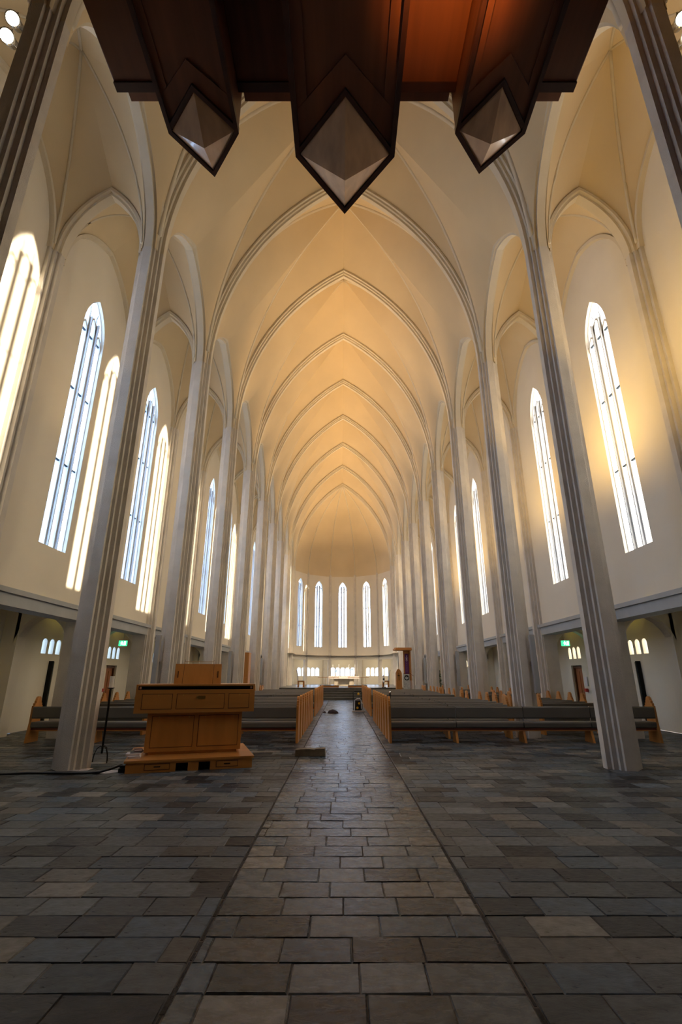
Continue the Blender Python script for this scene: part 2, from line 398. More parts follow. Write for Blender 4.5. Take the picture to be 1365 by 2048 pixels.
for k in range(K0, K1 + 1):
    y = YK(k); tb = MB()
    band(tb, lambda u, l, z: (u, y + l, z), 2.96, 5.37, ZS, [(-.156, .14), (-.154, .10), (-.106, .098), (-.102, .052), (-.053, .05), (-.05, 0), (.05, 0), (.053, .05), (.102, .052), (.106, .098), (.154, .10), (.156, .14)], 24)
    tb.build('transverse_arch', 'rib', ceil)
    for sx in (-1, 1):
        tb = MB()
        band(tb, lambda u, l, z: (sx * (3.985 + u), y + l, z), .625, 1.27, ZS, [(-.12, .10), (-.12, .05), (-.07, .04), (-.07, 0), (.07, 0), (.07, .04), (.12, .05), (.12, .10)], 12)
        tb.build('aisle_arch', 'rib', ceil)
# apse half dome with ribs meeting at a boss
vr = [(2 * i + 1) * A15 for i in range(-3, 3)]
ribc = [curve((RA * math.sin(a), YC + RA * math.cos(a)), (0, YC + .08), ZS, ZA) for a in vr]
ac = MB()
for i in range(5): ac.ruled(ribc[i], ribc[i + 1], 4)
for sx, rc in ((-1, ribc[0]), (1, ribc[-1])): ac.ruled(curve((sx * (PX - .11), YK(8) + .06), (0, YK(8) + .08), ZS, ZA), rc, 3)
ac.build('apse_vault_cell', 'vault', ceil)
for rc in ribc:
    r_ = MB(); r_.tube([(p[0] * .995, p[1], p[2] - .01) for p in rc], .035, 5); r_.build('apse_rib', 'rib', ceil, smooth=True)
rf = MB(); rf.box(-OX - .5, OX + .5, YK(K0) - .5, YC + RB + 1, 15.0, 15.2); rf.build('roof_slab', 'plaster', ceil)

# ---- apse wall
wall = struct('wall_apse')
fw = RA * math.sin(A15)
au = MB(); al = MB(); dist = RA * math.cos(A15); dist2 = RB * math.cos(A15); fw2 = RB * math.sin(A15)
for i in range(-3, 4):
    phi = 2 * i * A15
    if abs(i) < 3:
        au.F = apse_frame(phi, dist)
        holed(au, -fw, fw, 2.15, 15, .28, 2.80, 7.12 - .56, 7.12, .13, splay=.015)
        big_window(apse_frame(phi, dist), .265, 2.80, 7.11)
        lb = MB(apse_frame(phi, dist)); lb.box(-fw, fw, -.03, .2, 2.0, 2.10); lb.box(-fw, fw, -.06, .2, 2.10, 2.16); lb.build('ledge_beam', 'plaster', wall)
        F_ = apse_frame(phi, dist); area(F_(0, .35, 2.1), F_(0, 1.3, .9), 1.2, .15, 14, (1, .80, .50))  # fill lamp added to brighten the ambulatory
    else:
        au.F = apse_frame(phi, dist); au.face((-fw, 0, 0), (fw, 0, 0), (fw, 0, 15), (-fw, 0, 15))
    al.F = apse_frame(phi, dist2)
    cs = [-.68, -.34, 0, .34, .68]
    al.face((-fw2, 0, 0), (-.85, 0, 0), (-.85, 0, 2.25), (-fw2, 0, 2.25)); al.face((.85, 0, 0), (fw2, 0, 0), (fw2, 0, 2.25), (.85, 0, 2.25))
    for c in cs: holed(al, c - .17, c + .17, 0, 2.25, .135, 1.0, 1.42, 1.54, .2, sc=c)
    if abs(i) < 3: small_windows(apse_frame(phi, dist2), cs, .135, 1.0, 1.54)
    al.face((-fw2, 0, 2.25), (fw2, 0, 2.25), (fw2, -1.7, 2.25), (-fw2, -1.7, 2.25))
au.build('upper_wall', 'plaster', wall); al.build('outer_wall', 'plaster', wall)
for a in vr:
    f = apse_frame(a, RA); sh = MB(f)
    sh.prism([(-.10, -.02), (-.035, -.05), (-.03, -.09), (.03, -.09), (.035, -.05), (.10, -.02), (.12, .16), (-.12, .16)], .4, ZS + .1)
    sh.build('wall_shaft', 'concrete', wall)
    f = apse_frame(a, RB); sh = MB(f); sh.box(-.12, .12, -.12, .02, .4, 2.25); sh.build('wall_shaft', 'concrete', wall)
# ---- wall behind the camera
wall = struct('wall_back'); wb = MB(); wb.box(-OX - .3, OX + .3, YK(K0) - .2, YK(K0), 0, 15); wb.build('entrance_wall', 'case', wall)
ga = MB(); ga.box(-3.0, 3.0, YK(K0), YK(K0) + 2.6, 4.6, 4.9); ga.build('organ_gallery', 'case', wall)

# ---- floor
floor = struct('floor')
fb = MB(); fb.face((-OX - .3, YK(K0) - .3, -.005), (OX + .3, YK(K0) - .3, -.005), (OX + .3, YC + 6, -.005), (-OX - .3, YC + 6, -.005))
fb.build('grout_bed', 'grout', floor)
RD = .186; G = .0017
def tint():
    t = random.random(); v = random.gauss(1, .26)
    c = (.088, .100, .112) if t < .42 else (.060, .082, .110) if t < .64 else (.140, .135, .128) if t < .80 else (.026, .028, .034)
    return tuple(max(.008, q * v) for q in c)
tiles = []
M['slate_worn'] = M['slate'].copy()
for n_ in M['slate_worn'].node_tree.nodes:
    if n_.type == 'MAP_RANGE' and abs(n_.inputs['To Max'].default_value - .46) < 1e-3: n_.inputs['To Min'].default_value = .19; n_.inputs['To Max'].default_value = .36
    if n_.type == 'BSDF_PRINCIPLED': n_.inputs['Specular IOR Level'].default_value = .16
    if n_.type == 'BUMP': n_.inputs['Strength'].default_value = .3
zones = ((-6.2, -.60), (-.585, .585), (.60, 6.2))
j = 0; y = 1.3
while y < 22.9:
    for (xa, xb) in zones:
        x = xa; x -= random.uniform(0, .25) if True else 0
        first = True
        while x < xb:
            Lt = random.uniform(.235, .31); a, b2 = max(x, xa), min(x + Lt, xb); x += Lt
            if xb - x < .07 and x < xb: b2 = xb; x = xb
            if b2 - a < .03: continue
            tiles.append((a + G, b2 - G, y + G, y + RD - G))
    y += RD
def tile_mesh(mb, t, z, c, o=(0, 0)):
    x0, x1, y0, y1 = t[0] - o[0], t[1] - o[0], t[2] - o[1], t[3] - o[1]; e = .004
    jx = [random.uniform(-.0025, .0025) for _ in range(8)]
    ta, tb = random.uniform(-.0013, .0013), random.uniform(-.0013, .0013)
    top = [(x0 + e + jx[0], y0 + e + jx[1], z - ta - tb), (x1 - e + jx[2], y0 + e + jx[3], z + ta - tb), (x1 - e + jx[4], y1 - e + jx[5], z + ta + tb), (x0 + e + jx[6], y1 - e + jx[7], z - ta + tb)]
    bot = [(x0, y0, z - .0045), (x1, y0, z - .004), (x1, y1, z - .004), (x0, y1, z - .004)]
    base = [(p[0], p[1], -.009) for p in bot]
    T = [mb.V(*p) for p in top]; B = [mb.V(*p) for p in bot]; D = [mb.V(*p) for p in base]
    mb.f.append(T); mb.tints.append(c)
    for i in range(4):
        k = (i + 1) % 4
        mb.f.append([B[i], B[k], T[k], T[i]]); mb.f.append([D[i], D[k], B[k], B[i]]); mb.tints += [c, c]
def seen(t):
    cx, cy = (t[0] + t[1]) / 2, (t[2] + t[3]) / 2
    return cy > 1.83 and abs(cx) < (cy * .948 + .319 * -1) * .70 + .12
order = sorted(range(len(tiles)), key=lambda i: (0 if seen(tiles[i]) else 1, tiles[i][2]))
big = set(order[:300]); far = MB(); far.tints = []; farc = MB(); farc.tints = []
for i, t in enumerate(tiles):
    z = random.uniform(-.001, .001) * (1 if t[2] < 8 else .6); c = tint()
    if i in big:
        o = ((t[0] + t[1]) / 2, (t[2] + t[3]) / 2); mb = MB(); mb.tints = []
        tile_mesh(mb, t, z, c, o); mb.build('slate_tile', 'slate_worn' if abs(o[0]) < .6 else 'slate', floor, loc=(o[0], o[1], 0))
    else: tile_mesh(farc if abs(t[0] + t[1]) < 1.2 else far, t, z, c)
far.build('slate_tiles', 'slate', floor, kind='stuff'); farc.build('slate_tiles', 'slate_worn', floor, kind='stuff')
M['joint'] = mat('dark_joint', (.02, .018, .017), .9, nscale=30, namt=.8, bump=1, bscale=60)
for sg in (-1, 1):
    jn = MB(); yy = 1.3
    while yy < 22.9:
        dy = random.uniform(.05, .16); w = random.uniform(.0035, .008); o_ = random.uniform(-.001, .001)
        jn.box(sg * .5925 - w + o_, sg * .5925 + w + o_, yy, yy + dy, -.006, -.0035); yy += dy + random.uniform(0, .012)
    jn.build('joint_strip', 'joint', floor)
# chancel platform, steps
ch = MB(); ch.box(-3.05, 3.05, 24.3, 29.3, 0, .485); ch.prism([(RB * 1.02 * math.sin(a), YC + RB * 1.02 * math.cos(a)) for a in [PI / 2 * q / 6 for q in range(-6, 7)]][::-1] + [(-3.05, 29.3), (3.05, 29.3)][::1], 0, .484)
ch.build('chancel_platform', 'chancel', floor)
for i in range(5):
    st = MB(); st.box(-3.05, 3.05, 23.0 + i * .26, 24.32, i * .097, (i + 1) * .097 - .018); st.box(-3.05, 3.05, 22.98 + i * .26, 24.32, (i + 1) * .097 - .018, (i + 1) * .097)
    st.build('step', 'step', floor)
# ---- doors in the outer walls
for n_, sx in ((1, -1), (2, 1)):
    yc = (YK(2) + YK(3)) / 2; F = outer_frame(sx, yc); d = struct('door_%d' % n_)
    b = MB(F); b.box(-.245, .245, .085, .12, 0, 1.20); b.build('door_leaf', 'door', d)
    for a in (-.20, .02):
        p = MB(F); p.box(a, a + .18, .07, .085, .08, 1.12); p.build('door_board', 'door', d, bevel=.004)
    b = MB(F); b.box(-.30, -.245, .05, .15, 0, 1.25); b.box(.245, .30, .05, .15, 0, 1.25); b.box(-.245, .245, .05, .15, 1.20, 1.25); b.build('door_frame', 'oak_dark', d)
    b = MB(F); b.tube([(-.2, .05, .62), (-.12, .05, .62)], .01); b.tube([(-.2, .07, .62), (-.2, .05, .62)], .01); b.build('door_handle', 'chrome', d)

# ================================================================== PILLARS
Q = [(.20, .050), (.148, .053), (.152, .102), (.10, .106), (.102, .154), (.066, .160), (.063, .196)]
poly = [(-a, -b2) for a, b2 in Q] + [(a, -b2) for a, b2 in Q[::-1]] + [(a, b2) for a, b2 in Q] + [(-a, b2) for a, b2 in Q[::-1]]
pm = MB(); pm.prism(poly, -.004, ZS + .9)
extra = {0: 'with its foot in view', }
first_p = None
for sx, side in ((-1, 'left'), (1, 'right')):
    for k in range(-1, K1 + 1):
        o = first_p.copy() if first_p else pm.build('pillar', 'concrete')
        if first_p: COL.objects.link(o)
        else: first_p = o
        o.location = (sx * PX * S, YK(k) * S, 0)
        lab = {(-1, -1): 'fluted grey concrete pillar cropped at the upper left corner, under the spotlights',
               (1, -1): 'fluted concrete pillar cropped at the upper right corner',
               (-1, 0): 'fluted concrete pillar behind the candle stand, left of the organ console, foot in full view',
               (1, 0): 'fluted concrete pillar on the right standing clear in front of the pews, foot in full view'}.get((sx, k))
        if not lab: lab = 'fluted pale concrete pillar, %s behind the nearest full one on the %s' % (ORD[k - 1], side)
        tag(o, lab, 'pillar', 'nave pillars')

# ================================================================== PEWS
def end_panel(mb, x0, x1):
    pr = [(-.155, 0), (.155, 0), (.150, .07), (.122, .30), (.120, .50), (.120, .545), (.097, .545), (.097, .585), (.072, .585), (.072, .62)]
    cap = [(.058 * math.cos(a) - .0, .625 + .062 * math.sin(a)) for a in [PI * q / 8 for q in range(0, 9)]]
    left = [(-.072, .62), (-.072, .585), (-.097, .585), (-.097, .545), (-.120, .545), (-.120, .5), (-.122, .30), (-.150, .07)]
    mb.prism(pr + cap + left, x0, x1, 'x')
def cushion(mb, x0, x1, y0, y1, z0, z1, e=.018):
    poly = [(y0 + e, z0), (y1 - e, z0), (y1, z0 + e), (y1, z1 - e), (y1 - e * .4, z1 - e * .3), (y1 - e, z1), (y0 + e, z1), (y0 + e * .4, z1 - e * .3), (y0, z1 - e), (y0, z0 + e)]
    mb.prism(poly, x0 + .004, x1 - .004, 'x')
PROTO = {}
def pew(length, secs, fullends=True):
    key = (round(length, 2), secs)
    r = thing('pew', None, None)
    L = length / 2; step = length / secs
    for i in range(secs):
        a, b2 = -L + i * step, -L + (i + 1) * step
        a2 = a + (.035 if i == 0 else .003); b3 = b2 - (.035 if i == secs - 1 else .003)
        c = MB(); cushion(c, a2, b3, -.125, .135, .215, .305); c.build('seat', 'cushion', r)
        c = MB(); cushion(c, a2, b3, -.135, -.085, .355, .535); c.build('backrest', 'cushion', r)
    c = MB(); c.box(-L + .03, L - .03, -.10, .10, .185, .215); c.build('rail', 'redwood', r)
    c = MB(); c.box(-L + .03, L - .03, -.108, .108, .172, .185); c.build('rail_edge', 'oak_h', r)
    for x in (-L, L - .038):
        c = MB(); end_panel(c, x, x + .038); c.build('end_panel', 'oak', r, bevel=.003)
    for i in range(1, secs):
        x = -L + i * step; c = MB(); c.prism([(-.14, 0), (.14, 0), (.135, .03), (.09, .172), (-.09, .172), (-.135, .03)], x - .018, x + .018, 'x'); c.build('leg', 'oak', r)
        c = MB(); c.box(x - .006, x + .006, -.118, -.10, .30, .54); c.build('backrest_link', 'chrome', r)
    index_kids(r); PROTO[key] = r; return r
used = set()
def put(length, secs, x, y, label, group):
    key = (round(length, 2), secs)
    if key not in PROTO: pew(length, secs)
    r = PROTO[key]
    if key in used: o = dup(r, (x, y, 0))
    else: used.add(key); o = r; o.location = (x * S, y * S, 0)
    tag(o, label, 'pew', group)
rowsA = [8.55 + .56 * i for i in range(8)]; rowsB = [13.95 + .60 * i for i in range(10)]
for sx, side in ((-1, 'left'), (1, 'right')):
    put(4.30, 4 if sx > 0 else 4, sx * (.72 + 2.15), rowsA[0], 'long front oak pew on the %s, reaching from centre aisle to side wall' % side, 'pews in the near blocks')
    for blk, rows in (('near', rowsA[1:]), ('far', rowsB)):
        for i, y in enumerate(rows):
            nr = i + 1 if blk == 'near' else i
            dk = min(abs(y - YK(k)) for k in range(0, 8))
            ln = 2.13 if dk < .45 else 2.28
            put(ln, 2, sx * (.72 + ln / 2), y, 'grey-cushioned oak pew, %s row of the %s %s block beside the centre aisle' % (ORD[nr], blk, side), 'pews in the %s blocks' % blk)
            if dk > .18:
                put(1.12, 1, sx * (3.60 + .56), y, 'short oak pew in the %s side aisle, level with %s row of the %s block' % (side, ORD[nr], blk), 'side aisle pews')

# ================================================================== ORGAN CASE OVERHEAD
oc = thing('organ_case', 'dark mahogany organ case overhead, three pointed pods with diamond pyramids underneath', 'organ', (0, 0, 5.5))
YB = -2.2
for cx, hw, ysh, ytip, ych, dep in ((0, .445, 3.18, 3.75, 2.69, .23), (-1.235, .30, 2.98, 3.36, 2.66, .12), (1.265, .30, 2.98, 3.33, 2.62, .12)):
    p = MB(); pl = [(cx - hw, YB), (cx + hw, YB), (cx + hw, ysh), (cx, ytip), (cx - hw, ysh)]
    p.prism(pl, .02, 2.6); pod = p.build('pod', 'case', oc)
    ed = MB(); t_ = .028 * (1.3 if hw > .4 else 1)         # dark raised border under the pod
    inn = [(cx - hw + t_, YB), (cx + hw - t_, YB), (cx + hw - t_, ysh - t_ * .6), (cx, ytip - t_ * 1.7), (cx - hw + t_, ysh - t_ * .6)]
    out = [(cx - hw - .006, YB), (cx + hw + .006, YB), (cx + hw + .006, ysh), (cx, ytip + .01), (cx - hw - .006, ysh)]
    for i in range(1, 5):
        k = (i + 1) % 5
        if i == 4: k = 0
        a, b2, c, d = out[i], out[k], inn[k], inn[i]
        ed.prism([a, b2, c, d], -.015, .05)
    ed.build('border', 'case_edge', pod)
    ri = MB(); w_ = .015                                   # dark ridge along the chevron above the diamond
    for sg in (-1, 1): ri.prism([(cx, ych), (cx, ych - .05), (cx + sg * (hw - t_), ysh - .08), (cx + sg * (hw - t_), ysh - .03)], -.012, .05)
    ri.build('border', 'case_edge', pod)
    chv = MB(); q_ = .17 if hw > .4 else .13                # chevron fillet further back
    for sg in (-1, 1):
        chv.prism([(cx, ych - q_ * 1.6), (cx, ych - .055), (cx + sg * (hw - t_), ysh - .085), (cx + sg * (hw - t_), ysh - q_ * 2.2)], .008, .05)
    for sg in (-1, 1): chv.prism([(cx + sg * (hw - t_), YB), (cx + sg * (hw - t_ - hw * .2), YB), (cx + sg * (hw - t_ - hw * .2), ysh - .35), (cx + sg * (hw - t_), ysh - .2)], .010, .05)
    chv.build('fillet', 'case', pod)
    D4 = [(cx, ych + .01, 0.0), (cx + hw - t_, ysh - .015, 0.0), (cx, ytip - t_ * 1.7, 0.0), (cx - hw + t_, ysh - .015, 0.0)]
    ap = (cx, (ych + ytip) / 2 + .02, -dep)
    for i in range(4):
        f = MB(); a, b2 = D4[i], D4[(i + 1) % 4]
        f.face(a, b2, ap); f.face(a, ap, (cx, ysh, .02)); f.face(b2, (cx, ysh, .02), ap); f.face(b2, a, (cx, ysh, .02)); f.build('diamond_facet', 'case_pale', pod)
for a, b2 in ((-2.0, -1.535), (-.935, -.445), (.445, .965), (1.565, 2.0)):
    p = MB(); p.box(a, b2, YB, 2.86, .36, .56); p.build('soffit_panel', 'case', oc, bevel=.01)
    p = MB(); p.box(a - (.0), b2, YB, 3.10, .60, 1.9); p.build('soffit_panel', 'case', oc)
    p = MB(); p.box(a, b2, 2.80, 2.875, .345, .38); p.build('border', 'case_edge', oc)
# downlights over the organ soffit
def spot(loc, to, power, size, color, blend=.5, r=.03):
    l = bpy.data.lights.new('spot', 'SPOT'); l.energy = power; l.spot_size = size; l.spot_blend = blend; l.color = color; l.shadow_soft_size = r
    o = bpy.data.objects.new('spot', l); COL.objects.link(o); o.location = Vector(loc) * S
    o.rotation_euler = (Vector(to) - Vector(loc)).to_track_quat('-Z', 'Y').to_euler()
spot((.70, 1.9, 5.0), (.72, 2.0, 6.0), 110, 1.9, (1, .42, .10), 1.0)
spot((1.78, 1.2, 5.3), (1.78, 1.35, 6.0), 35, 1.9, (1, .42, .10), 1.0)

# ---- spotlights on the near pillars
def spotlight(loc, rz, tilt, label):
    r = thing('spotlight', label, 'spotlight', loc, rz, 'spotlights on the near pillars')
    b = MB(); b.tube([(0, 0, 0), (0, 0, .03), (0, -.02, .09)], .008); b.build('bracket', 'chrome', r)
    F = lambda x, y, z: (x, y * math.cos(tilt) - z * math.sin(tilt), y * math.sin(tilt) + z * math.cos(tilt) - .05)
    h = MB(F); h.tube([(0, .10, 0), (0, .07, 0), (0, -.04, 0), (0, -.09, 0)], [.03, .055, .06, .075], 14); h.build('housing', 'chrome', r, smooth=True)
    h = MB(F); h.tube([(0, -.091, 0), (0, -.094, 0)], [.062, .060], 14); h.build('lens', 'bulb', r)
for sx in (-1, 1):
    rail = MB(); x = sx * 3.45; rail.tube([(x, 3.30, 7.62), (x, 3.30, 6.9)], .012); rail.tube([(x, 3.30, 7.4), (sx * 3.34, 3.26, 7.4)], .014); rail.tube([(x, 3.30, 7.05), (sx * 3.34, 3.26, 7.05)], .014)
    o = rail.build('light_rail', 'chrome'); tag(o, 'chrome lamp rail on the pillar at the upper %s corner' % ('left' if sx < 0 else 'right'), 'rail')
    for i, (dz, n_) in enumerate(((7.52, 'upper'), (7.24, 'lower'))):
        spotlight((sx * 3.47, 3.20, dz), -sx * .3, .7, '%s chrome spotlight, lit, on the %s pillar top' % (n_, 'left' if sx < 0 else 'right'))

# ================================================================== ORGAN CONSOLE
oc = thing('organ_console', 'oak organ console on a low platform, seen from the back, left of the aisle', 'organ console', (-2.37, 5.87, 0), math.atan2(.4, 1.3))
pf = MB(); pf.box(-.02, 1.38, -.015, 1.13, .102, .126); pf.box(0, .52, 0, .03, 0, .102); pf.box(.65, .765, 0, .03, 0, .102); pf.box(.89, 1.36, 0, .03, 0, .102)
pf.box(.52, .65, 0, .03, .085, .102); pf.box(.765, .89, 0, .03, .085, .102); pf.box(0, .03, .03, 1.1, 0, .102); pf.box(1.33, 1.36, .03, 1.1, 0, .102)
pf = pf.build('platform', 'oak_h', oc)
b = MB(); b.box(.5, .92, .06, .09, 0, .10); b.build('recess_shade', 'void', pf)  # black board painting the dark of the hollow behind the cut-outs
def inset(parent, x0, x1, z0, z1, w, name='panel', m='oak_h'):
    r = MB(); e = .007; r.box(x0, x1, w - .002, w + .004, z0, z0 + e); r.box(x0, x1, w - .002, w + .004, z1 - e, z1); r.box(x0, x0 + e, w - .002, w + .004, z0 + e, z1 - e); r.box(x1 - e, x1, w - .002, w + .004, z0 + e, z1 - e)
    r.build('groove_shade', 'oak_dark', parent)  # dark strips painting the shade in the panel grooves
    p = MB(); p.box(x0 + e, x1 - e, w - .004, w + .004, z0 + e, z1 - e); return p.build(name, m, parent)
for a, b2 in ((.19, .457), (.954, 1.2)):
    d = inset(oc, a, b2, .022, .088, 0, 'drawer'); p = MB(); cx = (a + b2) / 2; p.box(cx - .035, cx + .035, -.007, 0, .05, .062); p.build('drawer_slot', 'void', d, bevel=.004)
lc = MB(); lc.box(.146, 1.255, .36, .85, .155, .585); lc.box(.19, 1.21, .38, .83, .126, .155); lc = lc.build('lower_cabinet', 'oak', oc, bevel=.003)
for a, b2 in ((.20, .685), (.735, 1.215)):
    p = inset(lc, a, b2, .20, .55, .36, 'panel', 'oak')
    for x in (a + .08, b2 - .06):
        q = MB(); q.box(x - .005, x + .005, .352, .357, .525, .54); q.build('catch', 'brass', lc)
uc = MB(); uc.box(-.01, 1.385, .26, .98, .585, .845); uc.box(-.01, 1.385, .26, .98, .885, .905); uc.box(-.01, .012, .26, .98, .845, .885); uc.box(1.363, 1.385, .26, .98, .845, .885)
uc = uc.build('upper_cabinet', 'oak_h', oc)
b = MB(); b.box(.012, 1.363, .30, .9, .845, .885); b.build('slot', 'void', uc)
for x in (.035, 1.34):
    b = MB(); b.box(x - .012, x + .012, .275, .30, .852, .878); b.build('end_cap', 'pink', uc, bevel=.004)
for a, b2, cs in ((.065, .41, (.25,)), (.455, 1.02, (.53, .95)), (1.065, 1.32, (1.2,))):
    p = inset(uc, a, b2, .625, .80, .26, 'panel', 'oak_h')
    for x in cs:
        q = MB(); q.box(x - .005, x + .005, .252, .257, .775, .79); q.build('catch', 'brass', uc)
b = MB(); b.box(.69, .79, .250, .257, .735, .775); b.tube([(.705, .25, .755), (.705, .243, .755)], .015, 10); b.build('brass_lock', 'brass', uc)
F = lambda x, y, z: (x, y + (z - .905) * .25, z)
b = MB(F); b.box(.40, .98, .55, .58, .905, 1.15); md = b.build('music_desk', 'oak', oc, bevel=.003)
for x in (.435, .93):
    b = MB(F); b.box(x, x + .012, .54, .55, .98, 1.06); b.build('handle', 'chrome', md)
b = MB(); b.tube([(.50, .45, .905), (.515, .52, 1.20)], .003, 5); b.tube([(.87, .45, .905), (.875, .52, 1.20)], .003, 5); b.tube([(.515, .51, 1.175), (.88, .51, 1.175)], .004, 5); b.build('score_holder', 'chrome', oc)
# books and papers by the console
def at_console(u, w, z=0):
    a = math.atan2(.4, 1.3); return (-2.37 + u * math.cos(a) - w * math.sin(a), 5.87 + u * math.sin(a) + w * math.cos(a), z)
def book(u, w, z, lx, ly, h, rz, cover, label):
    r = thing('book', label, 'book', at_console(u, w, z), rz, 'books on the console platform')
    c = MB(); c.box(-lx / 2, lx / 2, -ly / 2, ly / 2, 0, .003); c.box(-lx / 2, lx / 2, -ly / 2, ly / 2, h - .003, h); c.box(lx / 2 - .003, lx / 2, -ly / 2, ly / 2, .003, h - .003); c.build('cover', cover, r)
    c = MB(); c.box(-lx / 2 + .004, lx / 2 - .004, -ly / 2 + .004, ly / 2 - .004, .003, h - .003); c.build('pages', 'paper', r)
book(.065, .22, .127, .13, .17, .022, .3, 'paper', 'thin white booklet at the bottom of the pile on the platform')
book(.05, .24, .150, .15, .17, .024, .25, 'paper', 'white covered book in the middle of the pile on the platform')
book(.08, .27, .175, .12, .15, .016, .2, 'black', 'black book lying in the pile on the platform')
book(.09, .27, .192, .085, .11, .022, .5, 'redwood', 'small brown leather book topmost in the pile')
for x, y, rz, l in ((-2.98, 6.12, .1, 'white sheet of paper on the floor left of the cable end'), (-2.62, 5.98, .4, 'pale sheet of paper under the cable by the platform corner')):
    b = MB(); n_ = 6; b.grid([[(-.12 + .24 * i / n_, -.085 + .17 * jj / 3, .004 + .003 * math.sin(i * 1.3 + jj)) for jj in range(4)] for i in range(n_ + 1)])
    o = b.build('paper_sheet', 'paper', loc=(x, y, 0), rot=(0, 0, rz)); tag(o, l, 'paper', 'papers on the floor')
pts = [(-2.42, 5.96, .06), (-2.45, 5.95, .075), (-2.52, 5.90, .05), (-2.64, 5.86, .02), (-2.80, 5.85, .013), (-3.1, 5.86, .013), (-3.4, 5.86, .013), (-3.75, 5.78, .013), (-4.2, 5.64, .013), (-4.7, 5.55, .013), (-5.6, 5.5, .013)]
cb = thing('cable', 'thick black cable running from the console platform across the floor to the left edge', 'cable')
b = MB(); b.tube(pts, .012, 8); b.build('cord', 'black', cb, smooth=True)
b = MB(); b.box(-2.47, -2.40, 5.93, 5.99, .0, .045); b.box(-2.46, -2.40, 5.93, 5.99, .05, .075); b.build('plug', 'black', cb, bevel=.006)

# candle stand
cs_ = thing('candle_stand', 'black iron floor candle stand beside the left pillar', 'candle stand', (-2.98, 6.62, 0))
b = MB(); b.tube([(0, 0, .10), (0, 0, .845)], .013, 8); b.build('pole', 'iron', cs_)
for a in (2.9, -.5, .3 + 1.0):
    c, s = math.cos(a), math.sin(a); b = MB(); b.tube([(0, 0, .165)] + [(c * r, s * r, z) for r, z in ((.03, .182), (.075, .155), (.105, .09), (.118, 0))], .0065, 6); b.build('leg', 'iron', cs_, smooth=True)
b = MB(); b.tube([(0, 0, .845), (0, 0, .852), (0, 0, .86)], [.02, .042, .044], 16); b.build('drip_pan', 'iron', cs_)
b = MB(); b.tube([(0, 0, .86), (0, 0, 1.0)], .028, 16); o = b.build('candle', 'wax', loc=(-2.98, 6.62, 0)); tag(o, 'thick white pillar candle on the black iron stand', 'candle')

# stone block, cloths, scrubber
b = MB(); b.prism([(-.2, 0), (.2, 0), (.195, .095), (.07, .092), (.06, .083), (.0, .09), (-.13, .088), (-.195, .08)], -.07, .07, 'y'); o = b.build('stone_block', 'stone', bevel=.008, loc=(-.445, 7.15, 0), rot=(0, 0, -.03)); tag(o, 'worn brown stone block lying on the slate floor left of the aisle', 'block')
def heap(x, y, r, h, label):
    b = MB(); n1, n2 = 18, 6; rnd = [random.uniform(.7, 1.15) for _ in range(n1)]
    rows = [[(x + math.cos(2 * PI * (i % n1) / n1) * r * rnd[i % n1] * math.cos(PI / 2 * jj / n2), y + math.sin(2 * PI * (i % n1) / n1) * r * .6 * math.cos(PI / 2 * jj / n2), h * math.sin(PI / 2 * jj / n2) * (.8 + .25 * math.sin(i * 2.1 + jj))) for jj in range(n2 + 1)] for i in range(n1 + 1)]
    b.grid(rows); tag(b.build('cloth_heap', 'darkcloth', smooth=True), label, 'cloth', 'dark cloths on the aisle floor')
heap(-.29, 14.9, .15, .10, 'larger heap of dark cloth on the aisle floor'); heap(-.52, 15.0, .05, .05, 'small dark cloth beside the left pew ends')
sc = thing('floor_scrubber', 'black upright floor cleaning machine with yellow knobs, in the aisle by the right pews', 'cleaning machine', (.44, 15.4, 0))
b = MB(); b.box(-.09, .10, -.08, .12, .04, .33, .012, .01); b.build('body', 'black', sc, bevel=.02)
b = MB(); b.tube([(-.06, 0, .33), (-.02, 0, .36), (.06, 0, .36), (.08, 0, .33)], .02, 8); b.build('lid', 'speaker', sc)
b = MB(); b.tube([(-.13, -.03, .02), (-.13, -.02, .30), (-.13, .02, .54), (-.09, .03, .57), (.09, .03, .57), (.13, .02, .54), (.13, -.02, .30), (.13, -.03, .08)], .011, 6); b.build('handle_frame', 'iron', sc)
for x, z in ((.02, .50), (.04, .24), (-.01, .12)):
    b = MB(); b.tube([(x, -.11, z), (x, -.075, z)], [.026, .034], 10); b.build('knob', 'yellow', sc)
b = MB(); b.box(-.17, .22, -.12, .02, .01, .05); b.build('brush_head', 'speaker', sc, bevel=.01)
b = MB(); b.tube([(.10, -.02, .30), (.15, -.06, .22), (.15, -.08, .10), (.2, -.06, .03)], .012, 6); b.build('hose', 'speaker', sc, smooth=True)
for x in (-.09, .10):
    b = MB(); b.tube([(x, .10, .04), (x + .03, .10, .04)], .045, 12); b.build('wheel', 'black', sc)
ms = thing('microphone', 'black microphone upright on a short stand at the right pews', 'microphone', (1.05, 11.63, 0))
b = MB(); b.tube([(0, 0, 0), (0, 0, .52)], .006, 6); b.build('pole', 'iron', ms)
b = MB(); b.tube([(0, 0, .52), (0, 0, .64)], [.012, .022], 8); b.build('grip', 'black', ms)
b = MB(); b.tube([(0, 0, .64), (0, 0, .665), (0, 0, .68)], [.024, .026, .014], 8); b.build('head', 'chrome', ms)
b = MB(); b.tube([(0, 0, .0), (0, 0, .012)], .06, 12); b.build('base', 'iron', ms)

